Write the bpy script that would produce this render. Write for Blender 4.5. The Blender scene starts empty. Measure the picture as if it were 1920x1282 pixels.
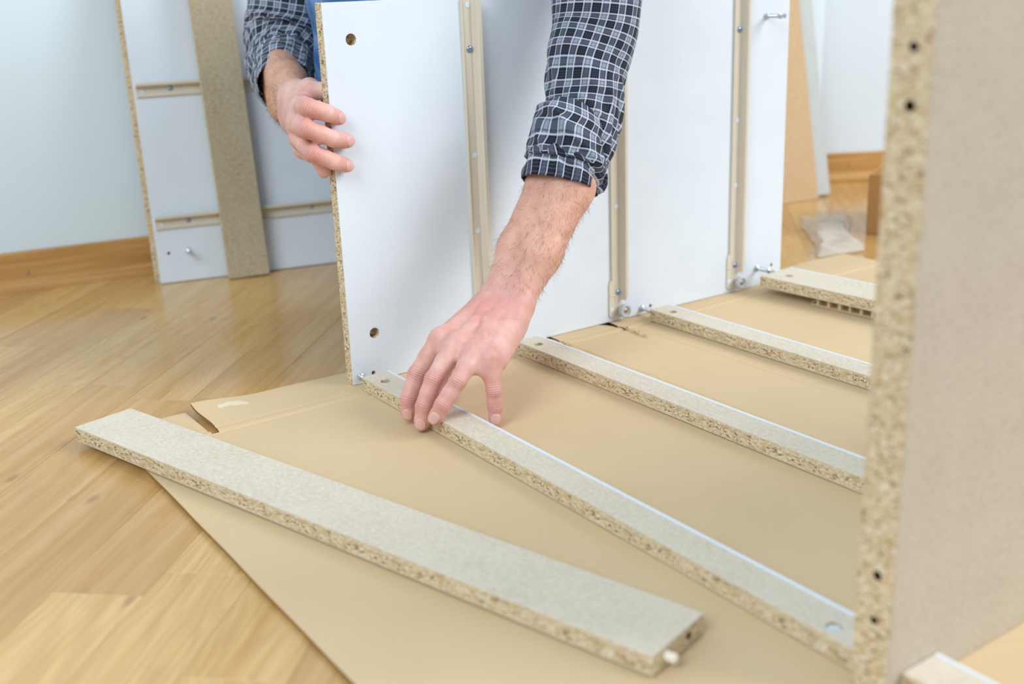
import bpy, bmesh, math, random
import numpy as np
from mathutils import Vector, Matrix, noise as mnoise
random.seed(7); rng = np.random.default_rng(7)
SC = bpy.context.scene; COL = SC.collection
V = lambda *a: np.array(a, float)

# ------------------------------------------------------------------ camera
CF, CYAW, CPITCH, CROLL = 2088.2555, 0.5943, -0.3065, -0.0393
CPOS = V(-0.5366, -1.1307, 0.4376)
FWD = V(math.sin(CYAW)*math.cos(CPITCH), math.cos(CYAW)*math.cos(CPITCH), math.sin(CPITCH))
_r0 = V(math.cos(CYAW), -math.sin(CYAW), 0); _u0 = np.cross(_r0, FWD)
RGT = _r0*math.cos(CROLL) + _u0*math.sin(CROLL)
UPV = -_r0*math.sin(CROLL) + _u0*math.cos(CROLL)
cam = bpy.data.cameras.new('camera'); cam_o = bpy.data.objects.new('camera', cam); COL.objects.link(cam_o)
M = Matrix.Identity(4)
for i in range(3):
    M[i][0] = RGT[i]; M[i][1] = UPV[i]; M[i][2] = -FWD[i]; M[i][3] = CPOS[i]
cam_o.matrix_world = M
cam.sensor_width = 36; cam.lens = CF/1920*36; cam.clip_start = .02
cam.dof.use_dof = True; cam.dof.focus_distance = 1.20; cam.dof.aperture_fstop = 3.9
SC.camera = cam_o
def px_ray(p):
    return FWD + RGT*(p[0]-960)/CF - UPV*(p[1]-641)/CF
def px_y(p, y):                      # world point of a photo pixel on the plane Y = y (used to measure sizes)
    d = px_ray(p); return CPOS + d*(y-CPOS[1])/d[1]
def px_z(p, z):
    d = px_ray(p); return CPOS + d*(z-CPOS[2])/d[2]
def depth(P): return float((np.asarray(P)-CPOS) @ FWD)

# ------------------------------------------------------------------ light
W = bpy.data.worlds.new('world'); SC.world = W; W.use_nodes = True
W.node_tree.nodes['Background'].inputs[0].default_value = (0.86, 0.94, 1.0, 1)
W.node_tree.nodes['Background'].inputs[1].default_value = 0.54
def area(name, loc, target, sx, sy, power, col):
    l = bpy.data.lights.new(name, 'AREA'); l.shape = 'RECTANGLE'; l.size = sx; l.size_y = sy; l.energy = power; l.color = col
    o = bpy.data.objects.new(name, l); COL.objects.link(o); o.location = loc
    o.rotation_euler = (Vector(target)-Vector(loc)).to_track_quat('-Z', 'Y').to_euler(); return o
area('window_light', (3.9, -4.0, 3.4), (0.2, 0.2, 0.1), 3.2, 3.0, 285, (.975, .985, 1))
area('wall_fill_light', (-2.5, -1.4, 2.4), (-0.3, 0.8, 0.6), 1.8, 1.8, 72, (.82, .93, 1))  # added bluish fill to brighten the back wall; no window known there
SC.view_settings.view_transform = 'Standard'; SC.view_settings.look = 'None'
SC.view_settings.gamma = 1; SC.view_settings.use_curve_mapping = False
SC.view_settings.exposure = 0.14

# ------------------------------------------------------------------ node helpers
def srgb(r, g, b):
    f = lambda c: (c/255/12.92 if c/255 <= .04045 else ((c/255+.055)/1.055)**2.4)
    return (f(r), f(g), f(b), 1)
class Mat:
    def __init__(s, name, rough=.5, spec=.5):
        s.m = bpy.data.materials.new(name); s.m.use_nodes = True; s.t = s.m.node_tree
        s.b = s.t.nodes['Principled BSDF']; s.b.inputs['Roughness'].default_value = rough
        s.b.inputs['Specular IOR Level'].default_value = spec
    def n(s, ty, ins=None, **kw):
        nd = s.t.nodes.new('ShaderNode'+ty)
        for k, v in kw.items(): setattr(nd, k, v)
        for k, v in (ins or {}).items(): s.put(nd.inputs[k], v)
        return nd
    def put(s, sock, v):
        if isinstance(v, bpy.types.NodeSocket): s.t.links.new(v, sock)
        elif isinstance(v, bpy.types.Node): s.t.links.new(v.outputs[0], sock)
        else: sock.default_value = v
    def math(s, op, a, b=0., c=0., clamp=False):
        nd = s.n('Math', operation=op, use_clamp=clamp)
        for i, v in enumerate((a, b, c)): s.put(nd.inputs[i], v)
        return nd.outputs[0]
    def coord(s, scale=(1, 1, 1), loc=(0, 0, 0), out='Object', rot=(0, 0, 0)):
        tc = s.n('TexCoord'); mp = s.n('Mapping'); s.put(mp.inputs[0], tc.outputs[out])
        mp.inputs['Location'].default_value = loc; mp.inputs['Scale'].default_value = scale; mp.inputs['Rotation'].default_value = rot
        return mp.outputs[0]
    def noise(s, vec, scale, detail=3., rough=.5, dist=0.):
        return s.n('TexNoise', {'Vector': vec, 'Scale': scale, 'Detail': detail, 'Roughness': rough, 'Distortion': dist})
    def ramp(s, fac, stops, interp='LINEAR'):
        nd = s.n('ValToRGB'); s.put(nd.inputs[0], fac); cr = nd.color_ramp; cr.interpolation = interp
        while len(cr.elements) < len(stops): cr.elements.new(.5)
        for e, (p, c) in zip(cr.elements, stops): e.position = p; e.color = c if len(c) == 4 else (*c, 1)
        return nd.outputs[0]
    def mix(s, fac, a, b, blend='MIX'):
        nd = s.n('Mix', data_type='RGBA', blend_type=blend)
        s.put(nd.inputs[0], fac); s.put(nd.inputs[6], a); s.put(nd.inputs[7], b); return nd.outputs[2]
    def bump(s, h, strength=.3, dist=.001, prev=None):
        nd = s.n('Bump', {'Height': h, 'Strength': strength, 'Distance': dist})
        if prev is not None: s.put(nd.inputs['Normal'], prev)
        return nd.outputs[0]
    def base(s, v): s.put(s.b.inputs['Base Color'], v); return s
    def normal(s, v): s.put(s.b.inputs['Normal'], v); return s
    def rough(s, v): s.put(s.b.inputs['Roughness'], v); return s

def m_plain(name, col, rough=.5, spec=.5, metal=0., vary=.04, scale=40.):
    a = Mat(name, rough, spec); nz = a.noise(a.coord(), scale)
    lo = tuple(c*(1-vary) for c in col[:3])+(1,); hi = tuple(min(1, c*(1+vary)) for c in col[:3])+(1,)
    a.base(a.ramp(nz.outputs[0], [(.3, lo), (.7, hi)])); a.b.inputs['Metallic'].default_value = metal
    return a.m
def m_white():
    a = Mat('white_melamine', .38, .4); v = a.coord()
    a.base(a.ramp(a.noise(v, 18).outputs[0], [(.3, srgb(219, 227, 236)), (.7, srgb(223, 231, 240))]))
    a.normal(a.bump(a.noise(v, 900, 2).outputs[0], .06, .0004)); return a.m
def m_chip_face(name='raw_board_face', tint=1.0, cols=((198, 186, 166), (211, 200, 181), (222, 213, 197)), sc=1.0):
    a = Mat(name, .75, .2); v = a.coord((.8, 1, 1))
    n1 = a.noise(v, 260*sc, 4, .65); n2 = a.noise(v, 30*sc, 2); n3 = a.noise(v, 620*sc, 2)
    c = a.ramp(n1.outputs[0], [(.28, srgb(*cols[0])), (.5, srgb(*cols[1])), (.72, srgb(*cols[2]))])
    c = a.mix(a.ramp(n2.outputs[0], [(.35, (0, 0, 0)), (.7, (.35, .35, .35))]), c, srgb(*cols[2]))
    vo = a.n('TexVoronoi', {'Vector': v, 'Scale': 420.*sc}, feature='F1')
    fl = a.math('MULTIPLY', a.math('LESS_THAN', vo.outputs['Distance'], .23), a.math('GREATER_THAN', n3.outputs[0], .6))
    c = a.mix(a.math('MULTIPLY', fl, .55), c, srgb(150, 132, 104)); a.base(c)
    a.normal(a.bump(n1.outputs[0], .12, .0006)); return a.m
def m_chip_edge(name='chipboard_edge', layered=False):
    a = Mat(name, .85, .15); v = a.coord((.45, .45, 1)); w = a.n('TexNoise', {'Vector': v, 'Scale': 170., 'Detail': 2.})
    vv = a.n('VectorMath', {0: v, 1: a.n('VectorMath', {0: w.outputs['Color'], 3: .0030}, operation='SCALE').outputs[0]}, operation='ADD').outputs[0]
    vo = a.n('TexVoronoi', {'Vector': vv, 'Scale': 680.}, feature='F1'); ve = a.n('TexVoronoi', {'Vector': vv, 'Scale': 680.}, feature='DISTANCE_TO_EDGE')
    sep = a.n('SeparateColor', {0: vo.outputs['Color']}); big = a.noise(v, 210, 3, .6); fine = a.noise(a.coord((.6, .6, 1)), 900, 3, .65)
    c = a.ramp(sep.outputs[0], [(0., srgb(188, 158, 114)), (.2, srgb(208, 184, 146)), (.6, srgb(224, 207, 175)), (1., srgb(238, 228, 206))])
    c = a.mix(a.ramp(fine.outputs[0], [(.35, (.35, .35, .35)), (.6, (0, 0, 0))]), c, srgb(176, 146, 104))
    pit = a.math('MULTIPLY', a.math('GREATER_THAN', sep.outputs[1], .84), a.math('GREATER_THAN', big.outputs[0], .50))
    ed = a.ramp(ve.outputs['Distance'], [(.0, (.30, .30, .30)), (.10, (0, 0, 0))])
    pf = a.math('MULTIPLY', pit, .72)
    if layered:                                   # the two outer skins of the board are pressed finer and paler than its core
        tc = a.n('TexCoord'); z = a.n('SeparateXYZ', {0: tc.outputs['Object']}).outputs[2]
        core = a.math('SUBTRACT', 1., a.ramp(a.math('ABSOLUTE', a.math('SUBTRACT', z, .008)), [(.0046, (0, 0, 0)), (.0062, (1, 1, 1))]))
        sk = a.ramp(fine.outputs[0], [(.3, srgb(186, 166, 132)), (.5, srgb(212, 198, 170)), (.7, srgb(226, 216, 194))])
        c = a.mix(a.math('MULTIPLY', a.math('SUBTRACT', 1., core), .75), c, sk); pf = a.math('MULTIPLY', pf, core); ed = a.mix(core, (0, 0, 0, 1), ed)
    c = a.mix(pf, c, srgb(96, 68, 40)); c = a.mix(ed, c, srgb(150, 120, 80)); a.base(c)
    h = a.math('SUBTRACT', a.math('MULTIPLY', sep.outputs[2], .5), pf)
    a.normal(a.bump(h, .55, .0010)); return a.m
def m_cardboard(name='cardboard', base=((210, 184, 147), (215, 190, 153)), patch=False):
    a = Mat(name, .8, .15); v = a.coord()
    n1 = a.noise(v, 420, 3); n2 = a.noise(v, 6, 2); n3 = a.noise(a.coord((40, 400, 40)), 1., 2)
    c = a.ramp(n2.outputs[0], [(.3, srgb(*base[0])), (.7, srgb(*base[1]))])
    c = a.mix(a.math('MULTIPLY', n1.outputs[0], .16), c, srgb(176, 146, 100), 'MIX')
    c = a.mix(a.math('MULTIPLY', n3.outputs[0], .10), c, srgb(236, 214, 172))
    if patch:                                    # paper skin peeled off the flap
        pc = a.coord((1/.0215, 1/.0095, 0), (.1365/.0215, -.0285/.0095, 0)); ln = a.n('VectorMath', {0: pc}, operation='LENGTH').outputs['Value']
        pn_ = a.noise(v, 75, 3, .6); e = a.math('ADD', ln, a.math('MULTIPLY', a.math('SUBTRACT', pn_.outputs[0], .5), 2.6))
        c = a.mix(a.ramp(e, [(.62, (.8, .8, .8)), (.70, (0, 0, 0))]), c, srgb(226, 214, 190))
    a.base(c)
    wv = a.n('TexWave', {'Vector': a.coord((1, 1, 1)), 'Scale': 48., 'Distortion': .3, 'Detail': 1.}, wave_type='BANDS', bands_direction='Y')
    h = a.math('ADD', a.math('MULTIPLY', wv.outputs['Fac'], .35), a.math('MULTIPLY', n1.outputs[0], .4))
    a.normal(a.bump(h, .10, .0008)); return a.m
def m_oak(name='oak_plank', dark=1.0):
    a = Mat(name, .3, .5); oi = a.n('ObjectInfo'); rnd = oi.outputs['Random']
    tc = a.n('TexCoord'); off = a.n('CombineXYZ', {0: a.math('MULTIPLY', rnd, 37.), 1: a.math('MULTIPLY', rnd, 91.), 2: a.math('MULTIPLY', rnd, 13.)})
    v = a.n('VectorMath', {0: tc.outputs['Object'], 1: off.outputs[0]}, operation='ADD').outputs[0]
    def mp(sc):
        m = a.n('Mapping', {'Vector': v}); m.inputs['Scale'].default_value = sc; return m.outputs[0]
    warp = a.noise(mp((2.2, 9, 1)), 1.6, 2)
    vg = a.n('VectorMath', {0: mp((1.2, 14, 1)), 1: a.n('VectorMath', {0: warp.outputs['Color'], 3: 2.4}, operation='SCALE').outputs[0]}, operation='ADD').outputs[0]
    rings = a.n('TexWave', {'Vector': vg, 'Scale': 1.5, 'Distortion': 2.2, 'Detail': 3., 'Detail Scale': 1.6}, wave_type='BANDS', bands_direction='Y')
    fine = a.noise(mp((9, 330, 9)), 1., 4, .6); fine2 = a.noise(mp((3, 60, 3)), 1., 3)
    tone = a.ramp(rnd, [(0., srgb(184, 138, 74)), (.35, srgb(197, 150, 82)), (.7, srgb(207, 164, 95)), (1., srgb(218, 180, 114))])
    c = a.mix(a.math('MULTIPLY', a.ramp(rings.outputs['Fac'], [(.2, (0, 0, 0)), (.9, (1, 1, 1))]), .24), tone, srgb(168, 120, 66))
    c = a.mix(a.ramp(fine.outputs[0], [(.42, (.30, .30, .30)), (.62, (0, 0, 0))]), c, srgb(160, 116, 66))
    c = a.mix(a.ramp(fine2.outputs[0], [(.3, (0, 0, 0)), (.8, (.35, .35, .35))]), c, srgb(238, 210, 160))
    kn = a.n('TexVoronoi', {'Vector': mp((5, 11, 5)), 'Scale': 1.2}, feature='F1')
    c = a.mix(a.ramp(kn.outputs['Distance'], [(.0, (.75, .75, .75)), (.045, (.4, .4, .4)), (.09, (0, 0, 0))]), c, srgb(110, 72, 36))
    a.base(c); a.rough(a.ramp(fine.outputs[0], [(.3, (.24, .24, .24)), (.7, (.15, .15, .15))]))
    a.normal(a.bump(fine.outputs[0], .05, .0006))
    a.b.inputs['Coat Weight'].default_value = .0; a.b.inputs['Coat Roughness'].default_value = .18
    return a.m
def m_skin():
    a = Mat('skin', .48, .4); v = a.coord()
    red = a.n('Attribute', attribute_name='red').outputs['Fac']; tan = a.n('Attribute', attribute_name='tan').outputs['Fac']
    wu = a.n('Attribute', attribute_name='wu').outputs['Fac']; wm = a.n('Attribute', attribute_name='wm').outputs['Fac']
    n1 = a.noise(v, 55, 4, .6); n2 = a.noise(v, 600, 3); n3 = a.noise(v, 22, 2)
    c = a.ramp(n1.outputs[0], [(.3, srgb(214, 160, 146)), (.55, srgb(226, 178, 166)), (.75, srgb(234, 192, 180))])
    c = a.mix(a.math('MULTIPLY', red, .62, clamp=True), c, srgb(214, 138, 132))
    ct = a.ramp(n1.outputs[0], [(.3, srgb(196, 142, 112)), (.7, srgb(216, 166, 138))])
    c = a.mix(tan, c, ct)
    vo = a.n('TexVoronoi', {'Vector': v, 'Scale': 70.}, feature='F1')
    c = a.mix(a.math('MULTIPLY', a.math('LESS_THAN', vo.outputs['Distance'], .045), .5), c, srgb(150, 92, 66))
    jit = a.math('MULTIPLY', n1.outputs[0], 4.)
    wv = a.math('SINE', a.math('ADD', a.math('MULTIPLY', wu, 2600.), jit))
    crease = a.math('MULTIPLY', a.ramp(wv, [(.0, (0, 0, 0)), (.55, (0, 0, 0)), (1., (1, 1, 1))]), wm)
    c = a.mix(a.math('MULTIPLY', crease, .5), c, srgb(186, 112, 104)); a.base(c)
    nb = a.bump(n2.outputs[0], .14, .0006)
    nb = a.bump(n3.outputs[0], .25, .004, nb)
    nb = a.bump(a.math('MULTIPLY', crease, -1.), .5, .0012, nb); a.normal(nb)
    a.b.inputs['Subsurface Weight'].default_value = .18; a.b.inputs['Subsurface Radius'].default_value = (.006, .002, .001)
    a.b.inputs['Subsurface Scale'].default_value = 1.
    return a.m
def m_plaid():
    a = Mat('plaid_flannel', .9, .1); uv = a.n('UVMap', uv_map='UVMap'); sp = a.n('SeparateXYZ', {0: uv.outputs[0]})
    P = .0195; out = []
    for i in (0, 1):
        f = a.math('FRACT', a.math('DIVIDE', sp.outputs[i], P))
        dark = a.math('LESS_THAN', f, .46)
        def ln(c, w): return a.math('LESS_THAN', a.math('ABSOLUTE', a.math('SUBTRACT', f, c)), w)
        white = a.math('MAXIMUM', ln(.52, .030), ln(.945, .026))
        thin = a.math('MAXIMUM', ln(.12, .014), a.math('MAXIMUM', ln(.23, .014), ln(.34, .014)))
        blk = a.math('MAXIMUM', ln(.62, .020), ln(.86, .020))
        out.append((dark, white, thin, blk))
    d = a.math('MULTIPLY', a.math('ADD', out[0][0], out[1][0]), .5)
    c = a.ramp(d, [(0., srgb(146, 154, 172)), (.5, srgb(76, 81, 99)), (1., srgb(24, 25, 33))])
    c = a.mix(a.math('MULTIPLY', a.math('MAXIMUM', out[0][3], out[1][3]), .6), c, srgb(40, 43, 56))
    c = a.mix(a.math('MULTIPLY', a.math('MAXIMUM', out[0][2], out[1][2]), .30), c, srgb(110, 118, 138))
    c = a.mix(a.math('MULTIPLY', a.math('MAXIMUM', out[0][1], out[1][1]), .75), c, srgb(206, 212, 224))
    a.base(c)
    nz = a.noise(a.coord(), 900, 2); a.normal(a.bump(nz.outputs[0], .25, .0006)); a.b.inputs['Sheen Weight'].default_value = .1
    return a.m
def m_denim():
    a = Mat('blue_denim', .9, .1); v = a.coord()
    c = a.ramp(a.noise(v, 44, 4).outputs[0], [(.3, srgb(58, 96, 146)), (.55, srgb(94, 138, 188)), (.75, srgb(152, 186, 220))])
    tw = a.n('TexWave', {'Vector': a.coord((1, 1, 1), rot=(0, .7, 0)), 'Scale': 420., 'Distortion': 1.}, wave_type='BANDS')
    c = a.mix(a.math('MULTIPLY', tw.outputs['Fac'], .3), c, srgb(48, 76, 118)); a.base(c)
    a.normal(a.bump(tw.outputs['Fac'], .3, .0006)); return a.m
def m_wall(name, c0, c1):
    a = Mat(name, .85, .2); v = a.coord()
    a.base(a.ramp(a.noise(v, 2.5, 2).outputs[0], [(.3, srgb(*c0)), (.7, srgb(*c1))]))
    a.normal(a.bump(a.noise(v, 260, 3).outputs[0], .06, .001)); return a.m
def m_film():
    a = Mat('clear_film', .18, .5); t = a.t
    a.base(srgb(244, 238, 226)); tr = a.n('BsdfTransparent'); tr.inputs[0].default_value = (.96, .96, .95, 1)
    lw = a.n('LayerWeight', {'Blend': .35}); fac = a.math('ADD', a.math('MULTIPLY', lw.outputs['Facing'], .35), .16, clamp=True)
    mx = a.n('MixShader', {0: fac, 1: tr, 2: a.b.outputs[0]}); t.links.new(mx.outputs[0], t.nodes['Material Output'].inputs[0]); return a.m

WHITE = m_white(); FACE = m_chip_face(); EDGE = m_chip_edge(); EDGE_L = m_chip_edge('chipboard_edge_layered', True); CARD = m_cardboard(patch=True); OAK = m_oak()
FACE_SHADE = m_chip_face('raw_board_shade', 1, ((174, 162, 144), (190, 178, 160), (201, 190, 173)))  # same raw board, with the shade of its upright face put into the colour
STRIPM = m_chip_face('raw_board_dark', 1, ((158, 142, 114), (180, 166, 137), (198, 186, 158)), .8)
HARD = m_chip_face('hardboard_face', 1, ((194, 164, 126), (202, 172, 134), (208, 180, 144)), .5)
GREYB = m_plain('grey_board', srgb(186, 192, 190), .6)
RUN = m_plain('beige_enamel', srgb(214, 205, 188), .38, .5, 0., .015)
ZINC = m_plain('zinc', srgb(200, 208, 218), .28, .5, .9)
BLUEZ = m_plain('blued_zinc', srgb(150, 170, 205), .25, .5, .9)
BRASS = m_plain('axle_steel', srgb(196, 176, 146), .35, .5, .9)
NYLON = m_plain('white_nylon', srgb(184, 192, 197), .4)
DOWEL = m_plain('beech_dowel', srgb(236, 228, 210), .6)
DARKH = m_plain('hole_shade', srgb(58, 44, 30), .9, .1)  # shade inside holes and torn slits, painted on their walls
SKIN = m_skin(); PLAID = m_plaid(); DENIM = m_denim(); FILM = m_film()
NAIL = m_plain('fingernail', srgb(226, 176, 168), .25, .5, 0., .02)
HAIRM = m_plain('brown_hair', srgb(112, 84, 56), .6)
EYEM = m_plain('eye_white', srgb(236, 234, 230), .2); SOLE = m_plain('dark_leather', srgb(52, 44, 40), .6)
WALLM = m_wall('wall_paint', (222, 236, 245), (227, 240, 248)); WALLM_LIT = m_wall('wall_paint_lit', (226, 237, 245), (230, 241, 248))  # right wall is the same paint, its brighter light put into the colour
FLOORM = m_plain('subfloor', srgb(96, 66, 38), .9)
BASEM = None

# ------------------------------------------------------------------ object helpers
def tag(o, label=None, cat=None, group=None, kind=None):
    if label: o['label'] = label
    if cat: o['category'] = cat
    if group: o['group'] = group
    if kind: o['kind'] = kind
    return o
def empty(name, loc=(0, 0, 0), mat=None, **kw):
    o = bpy.data.objects.new(name, None); COL.objects.link(o); o.empty_display_size = .05
    if mat is not None: o.matrix_world = mat
    else: o.location = loc
    return tag(o, **kw)
def mesh_obj(name, verts, faces, mats, parent=None, smooth=False, mi=None):
    me = bpy.data.meshes.new(name); me.from_pydata([tuple(map(float, v)) for v in verts], [], [tuple(map(int, f)) for f in faces]); me.update()
    return from_mesh(name, me, mats, parent, smooth, mi)
def from_mesh(name, me, mats, parent=None, smooth=False, mi=None):
    for m in (mats if isinstance(mats, (list, tuple)) else [mats]): me.materials.append(m)
    if smooth: me.polygons.foreach_set('use_smooth', [True]*len(me.polygons))
    if mi is not None: me.polygons.foreach_set('material_index', [int(i) for i in mi])
    o = bpy.data.objects.new(name, me); COL.objects.link(o)
    if parent is not None: o.parent = parent
    return o
def from_bm(name, bm, mats, parent=None, smooth=False):
    me = bpy.data.meshes.new(name); bmesh.ops.recalc_face_normals(bm, faces=bm.faces[:]); bm.to_mesh(me); bm.free()
    if smooth:
        me.polygons.foreach_set('use_smooth', [True]*len(me.polygons))
        me.set_sharp_from_angle(angle=math.radians(40))
    return from_mesh(name, me, mats, parent)
def box_bm(bm, lo, hi, bev=0., mi=None):
    r = bmesh.ops.create_cube(bm, size=1); vs = r['verts']
    for v in vs:
        for i in range(3): v.co[i] = lo[i] + (v.co[i]+.5)*(hi[i]-lo[i])
    fs = {f for v in vs for f in v.link_faces}
    if mi:
        for f in fs:
            f.normal_update(); n = f.normal; k = max(range(3), key=lambda i: abs(n[i])); f.material_index = mi.get((k, 1 if n[k] > 0 else -1), mi.get(0, 0))
    if bev: bmesh.ops.bevel(bm, geom=list({e for v in vs for e in v.link_edges}), offset=bev, segments=1, affect='EDGES', profile=.5)
    return vs
def cyl_bm(bm, a, b, r, seg=20, r2=None, mi=0):
    a = Vector(a); b = Vector(b); d = b-a
    mt = Matrix.Translation((a+b)/2) @ d.to_track_quat('Z', 'Y').to_matrix().to_4x4()
    n0 = len(bm.faces)
    bmesh.ops.create_cone(bm, cap_ends=True, segments=seg, radius1=r, radius2=r if r2 is None else r2, depth=d.length, matrix=mt)
    bm.faces.ensure_lookup_table()
    for f in bm.faces[n0:]: f.material_index = mi
def lathe_bm(bm, prof, origin, axis, seg=24):      # prof: (radius, height) pairs along axis
    ax = Vector(axis).normalized(); q = ax.to_track_quat('Z', 'Y').to_matrix(); rings = []
    for r, h in prof:
        rings.append([bm.verts.new(Vector(origin)+q @ Vector((max(r, 1e-5)*math.cos(2*math.pi*k/seg), max(r, 1e-5)*math.sin(2*math.pi*k/seg), h))) for k in range(seg)])
    for A, B in zip(rings, rings[1:]):
        for k in range(seg): bm.faces.new((A[k], A[(k+1) % seg], B[(k+1) % seg], B[k]))
    bm.faces.new(rings[0][::-1]); bm.faces.new(rings[-1])
def drill(o, holes, seg=24, mat=None):
    """cut round (or boxed) holes: (centre, direction, radius, depth)"""
    bm = bmesh.new()
    for c, d, r, dep in holes:
        c = Vector(c); d = Vector(d).normalized(); cyl_bm(bm, c-d*.002, c+d*dep, r, seg)
    cut(o, bm, mat or EDGE)
def cut(o, bm, mat):
    me = bpy.data.meshes.new('cutter'); bmesh.ops.recalc_face_normals(bm, faces=bm.faces[:]); bm.to_mesh(me); bm.free(); me.materials.append(mat)
    c = bpy.data.objects.new('cutter', me); COL.objects.link(c); c.parent = o.parent
    c.matrix_basis = o.matrix_basis.copy()
    md = o.modifiers.new('b', 'BOOLEAN'); md.operation = 'DIFFERENCE'; md.object = c; md.solver = 'EXACT'; md.material_mode = 'TRANSFER'
    dg = bpy.context.evaluated_depsgraph_get(); dg.update()
    new = bpy.data.meshes.new_from_object(o.evaluated_get(dg), preserve_all_data_layers=True, depsgraph=dg)
    o.modifiers.clear(); o.data = new; bpy.data.objects.remove(c); bpy.data.meshes.remove(me)
def copy_tree(o, parent=None):
    c = o.copy(); COL.objects.link(c)
    if parent is not None: c.parent = parent
    for ch in list(o.children): copy_tree(ch, c)
    return c

# ================================================================== SETTING
FZ = -.0052                                   # top of the oak floor; the cardboard's top is z = 0
fl = mesh_obj('floor', [(-3, -2.6, FZ-.016), (4.5, -2.6, FZ-.016), (4.5, 2, FZ-.016), (-3, 2, FZ-.016), (-3, -2.6, FZ-.06), (4.5, -2.6, FZ-.06), (4.5, 2, FZ-.06), (-3, 2, FZ-.06)],
              [(0, 1, 2, 3), (7, 6, 5, 4), (0, 4, 5, 1), (1, 5, 6, 2), (2, 6, 7, 3), (3, 7, 4, 0)], FLOORM)
tag(fl, kind='structure')
PA = math.radians(46.5); pu = V(math.cos(PA), math.sin(PA)); pn = V(-math.sin(PA), math.cos(PA)); PW, PL = .0770, .56
WA = V(-.2322, .8223); WD = V(.9886, -.1507); WN = V(-WD[1], WD[0])        # wall line and its outward normal
WC = V(1.465, .5636); WD2 = V(.8692, -.4944); WN2 = V(.4944, .8692)
def in_view(P):
    d = P-CPOS; w = d @ FWD
    if w < .25: return False
    x = 960+CF*(d @ RGT)/w; y = 641-CF*(d @ UPV)/w
    return -620 < x < 2560 and -300 < y < 1900
pb = bmesh.new(); box_bm(pb, (-PL/2+.0001, -PW/2+.0001, -.016), (PL/2-.0001, PW/2-.0001, 0), .00025)
pm = bpy.data.meshes.new('plank'); pb.to_mesh(pm); pb.free(); pm.materials.append(OAK)
np_ = 0
for i in range(-28, 40):
    off = random.random()*PL
    for j in range(-6, 8):
        c = pn*(i*PW + .0315 - PW/2) + pu*(j*PL + off)
        ok = False
        for t in np.linspace(-.5, .5, 7):
            q = c + pu*PL*t
            if in_view(V(q[0], q[1], 0)) and (q-WA) @ WN < .08 and (q-WC) @ WN2 < .08: ok = True
        if not ok: continue
        o = bpy.data.objects.new('plank', pm); COL.objects.link(o); o.parent = fl
        o.location = (c[0], c[1], FZ - random.random()*.0003); o.rotation_euler = (0, 0, PA + (math.pi if random.random() < .5 else 0)); np_ += 1
def wall(name, a, b, n, h, th, m):
    p = [a, b, b+n*th, a+n*th]; vs = [(*q, FZ-.03) for q in p]+[(*q, h) for q in p]
    o = mesh_obj(name, vs, [(0, 1, 5, 4), (1, 2, 6, 5), (2, 3, 7, 6), (3, 0, 4, 7), (4, 5, 6, 7), (3, 2, 1, 0)], m)
    return tag(o, kind='structure')
wall('wall_back', WA-WD*1.6, WC, WN, 2.5, .1, WALLM)
wall('wall_right', WC, WC+WD2*1.4, WN2, 2.5, .1, WALLM_LIT)
def m_base():
    a = Mat('oak_skirting', .4, .4); v = a.coord((2, 30, 30)); n = a.noise(v, 1.6, 4, .6, .6); f = a.noise(a.coord((6, 300, 300)), 1., 3)
    c = a.ramp(n.outputs[0], [(.3, srgb(186, 136, 76)), (.5, srgb(202, 154, 92)), (.75, srgb(216, 174, 114))])
    c = a.mix(a.ramp(f.outputs[0], [(.4, (.25, .25, .25)), (.6, (0, 0, 0))]), c, srgb(150, 104, 56)); a.base(c); return a.m
BASEM = m_base()
def skirting(name, a, d, n, L):
    mt = Matrix(((d[0], n[0], 0, a[0]), (d[1], n[1], 0, a[1]), (0, 0, 1, FZ), (0, 0, 0, 1)))
    root = empty(name, mat=mt, kind='structure')
    bm = bmesh.new(); box_bm(bm, (0, -.013, 0), (L, 0, .062), .002); from_bm('board', bm, BASEM, root)
    prof = [(-.013, 0), (-.031, 0), (-.031, .006), (-.0285, .013), (-.0225, .018), (-.013, .0195)]
    bm = bmesh.new(); A = [bm.verts.new((0, y, z)) for y, z in prof]; B = [bm.verts.new((L, y, z)) for y, z in prof]
    for k in range(len(prof)): bm.faces.new((A[k], A[(k+1) % 6], B[(k+1) % 6], B[k]))
    bm.faces.new(A); bm.faces.new(B[::-1]); from_bm('quarter_round', bm, BASEM, root)
    return root
s1 = skirting('baseboard_back', WA-WD*1.5, WD, WN, 3.2225)
s2 = skirting('baseboard_right', WC-WD2*.006, WD2, WN2, 1.3)
def nail_head(root, x, y, z):
    bm = bmesh.new(); lathe_bm(bm, [(.0035, 0), (.0035, .0008), (.0024, .0012), (.001, .0008)], (x, y, z), (0, -1, 0), 14)
    from_bm('screw', bm, BRASS, root, True)
nail_head(s1, 1.5+.045, -.013, .028); nail_head(s2, .075, -.013, .034)

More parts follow.
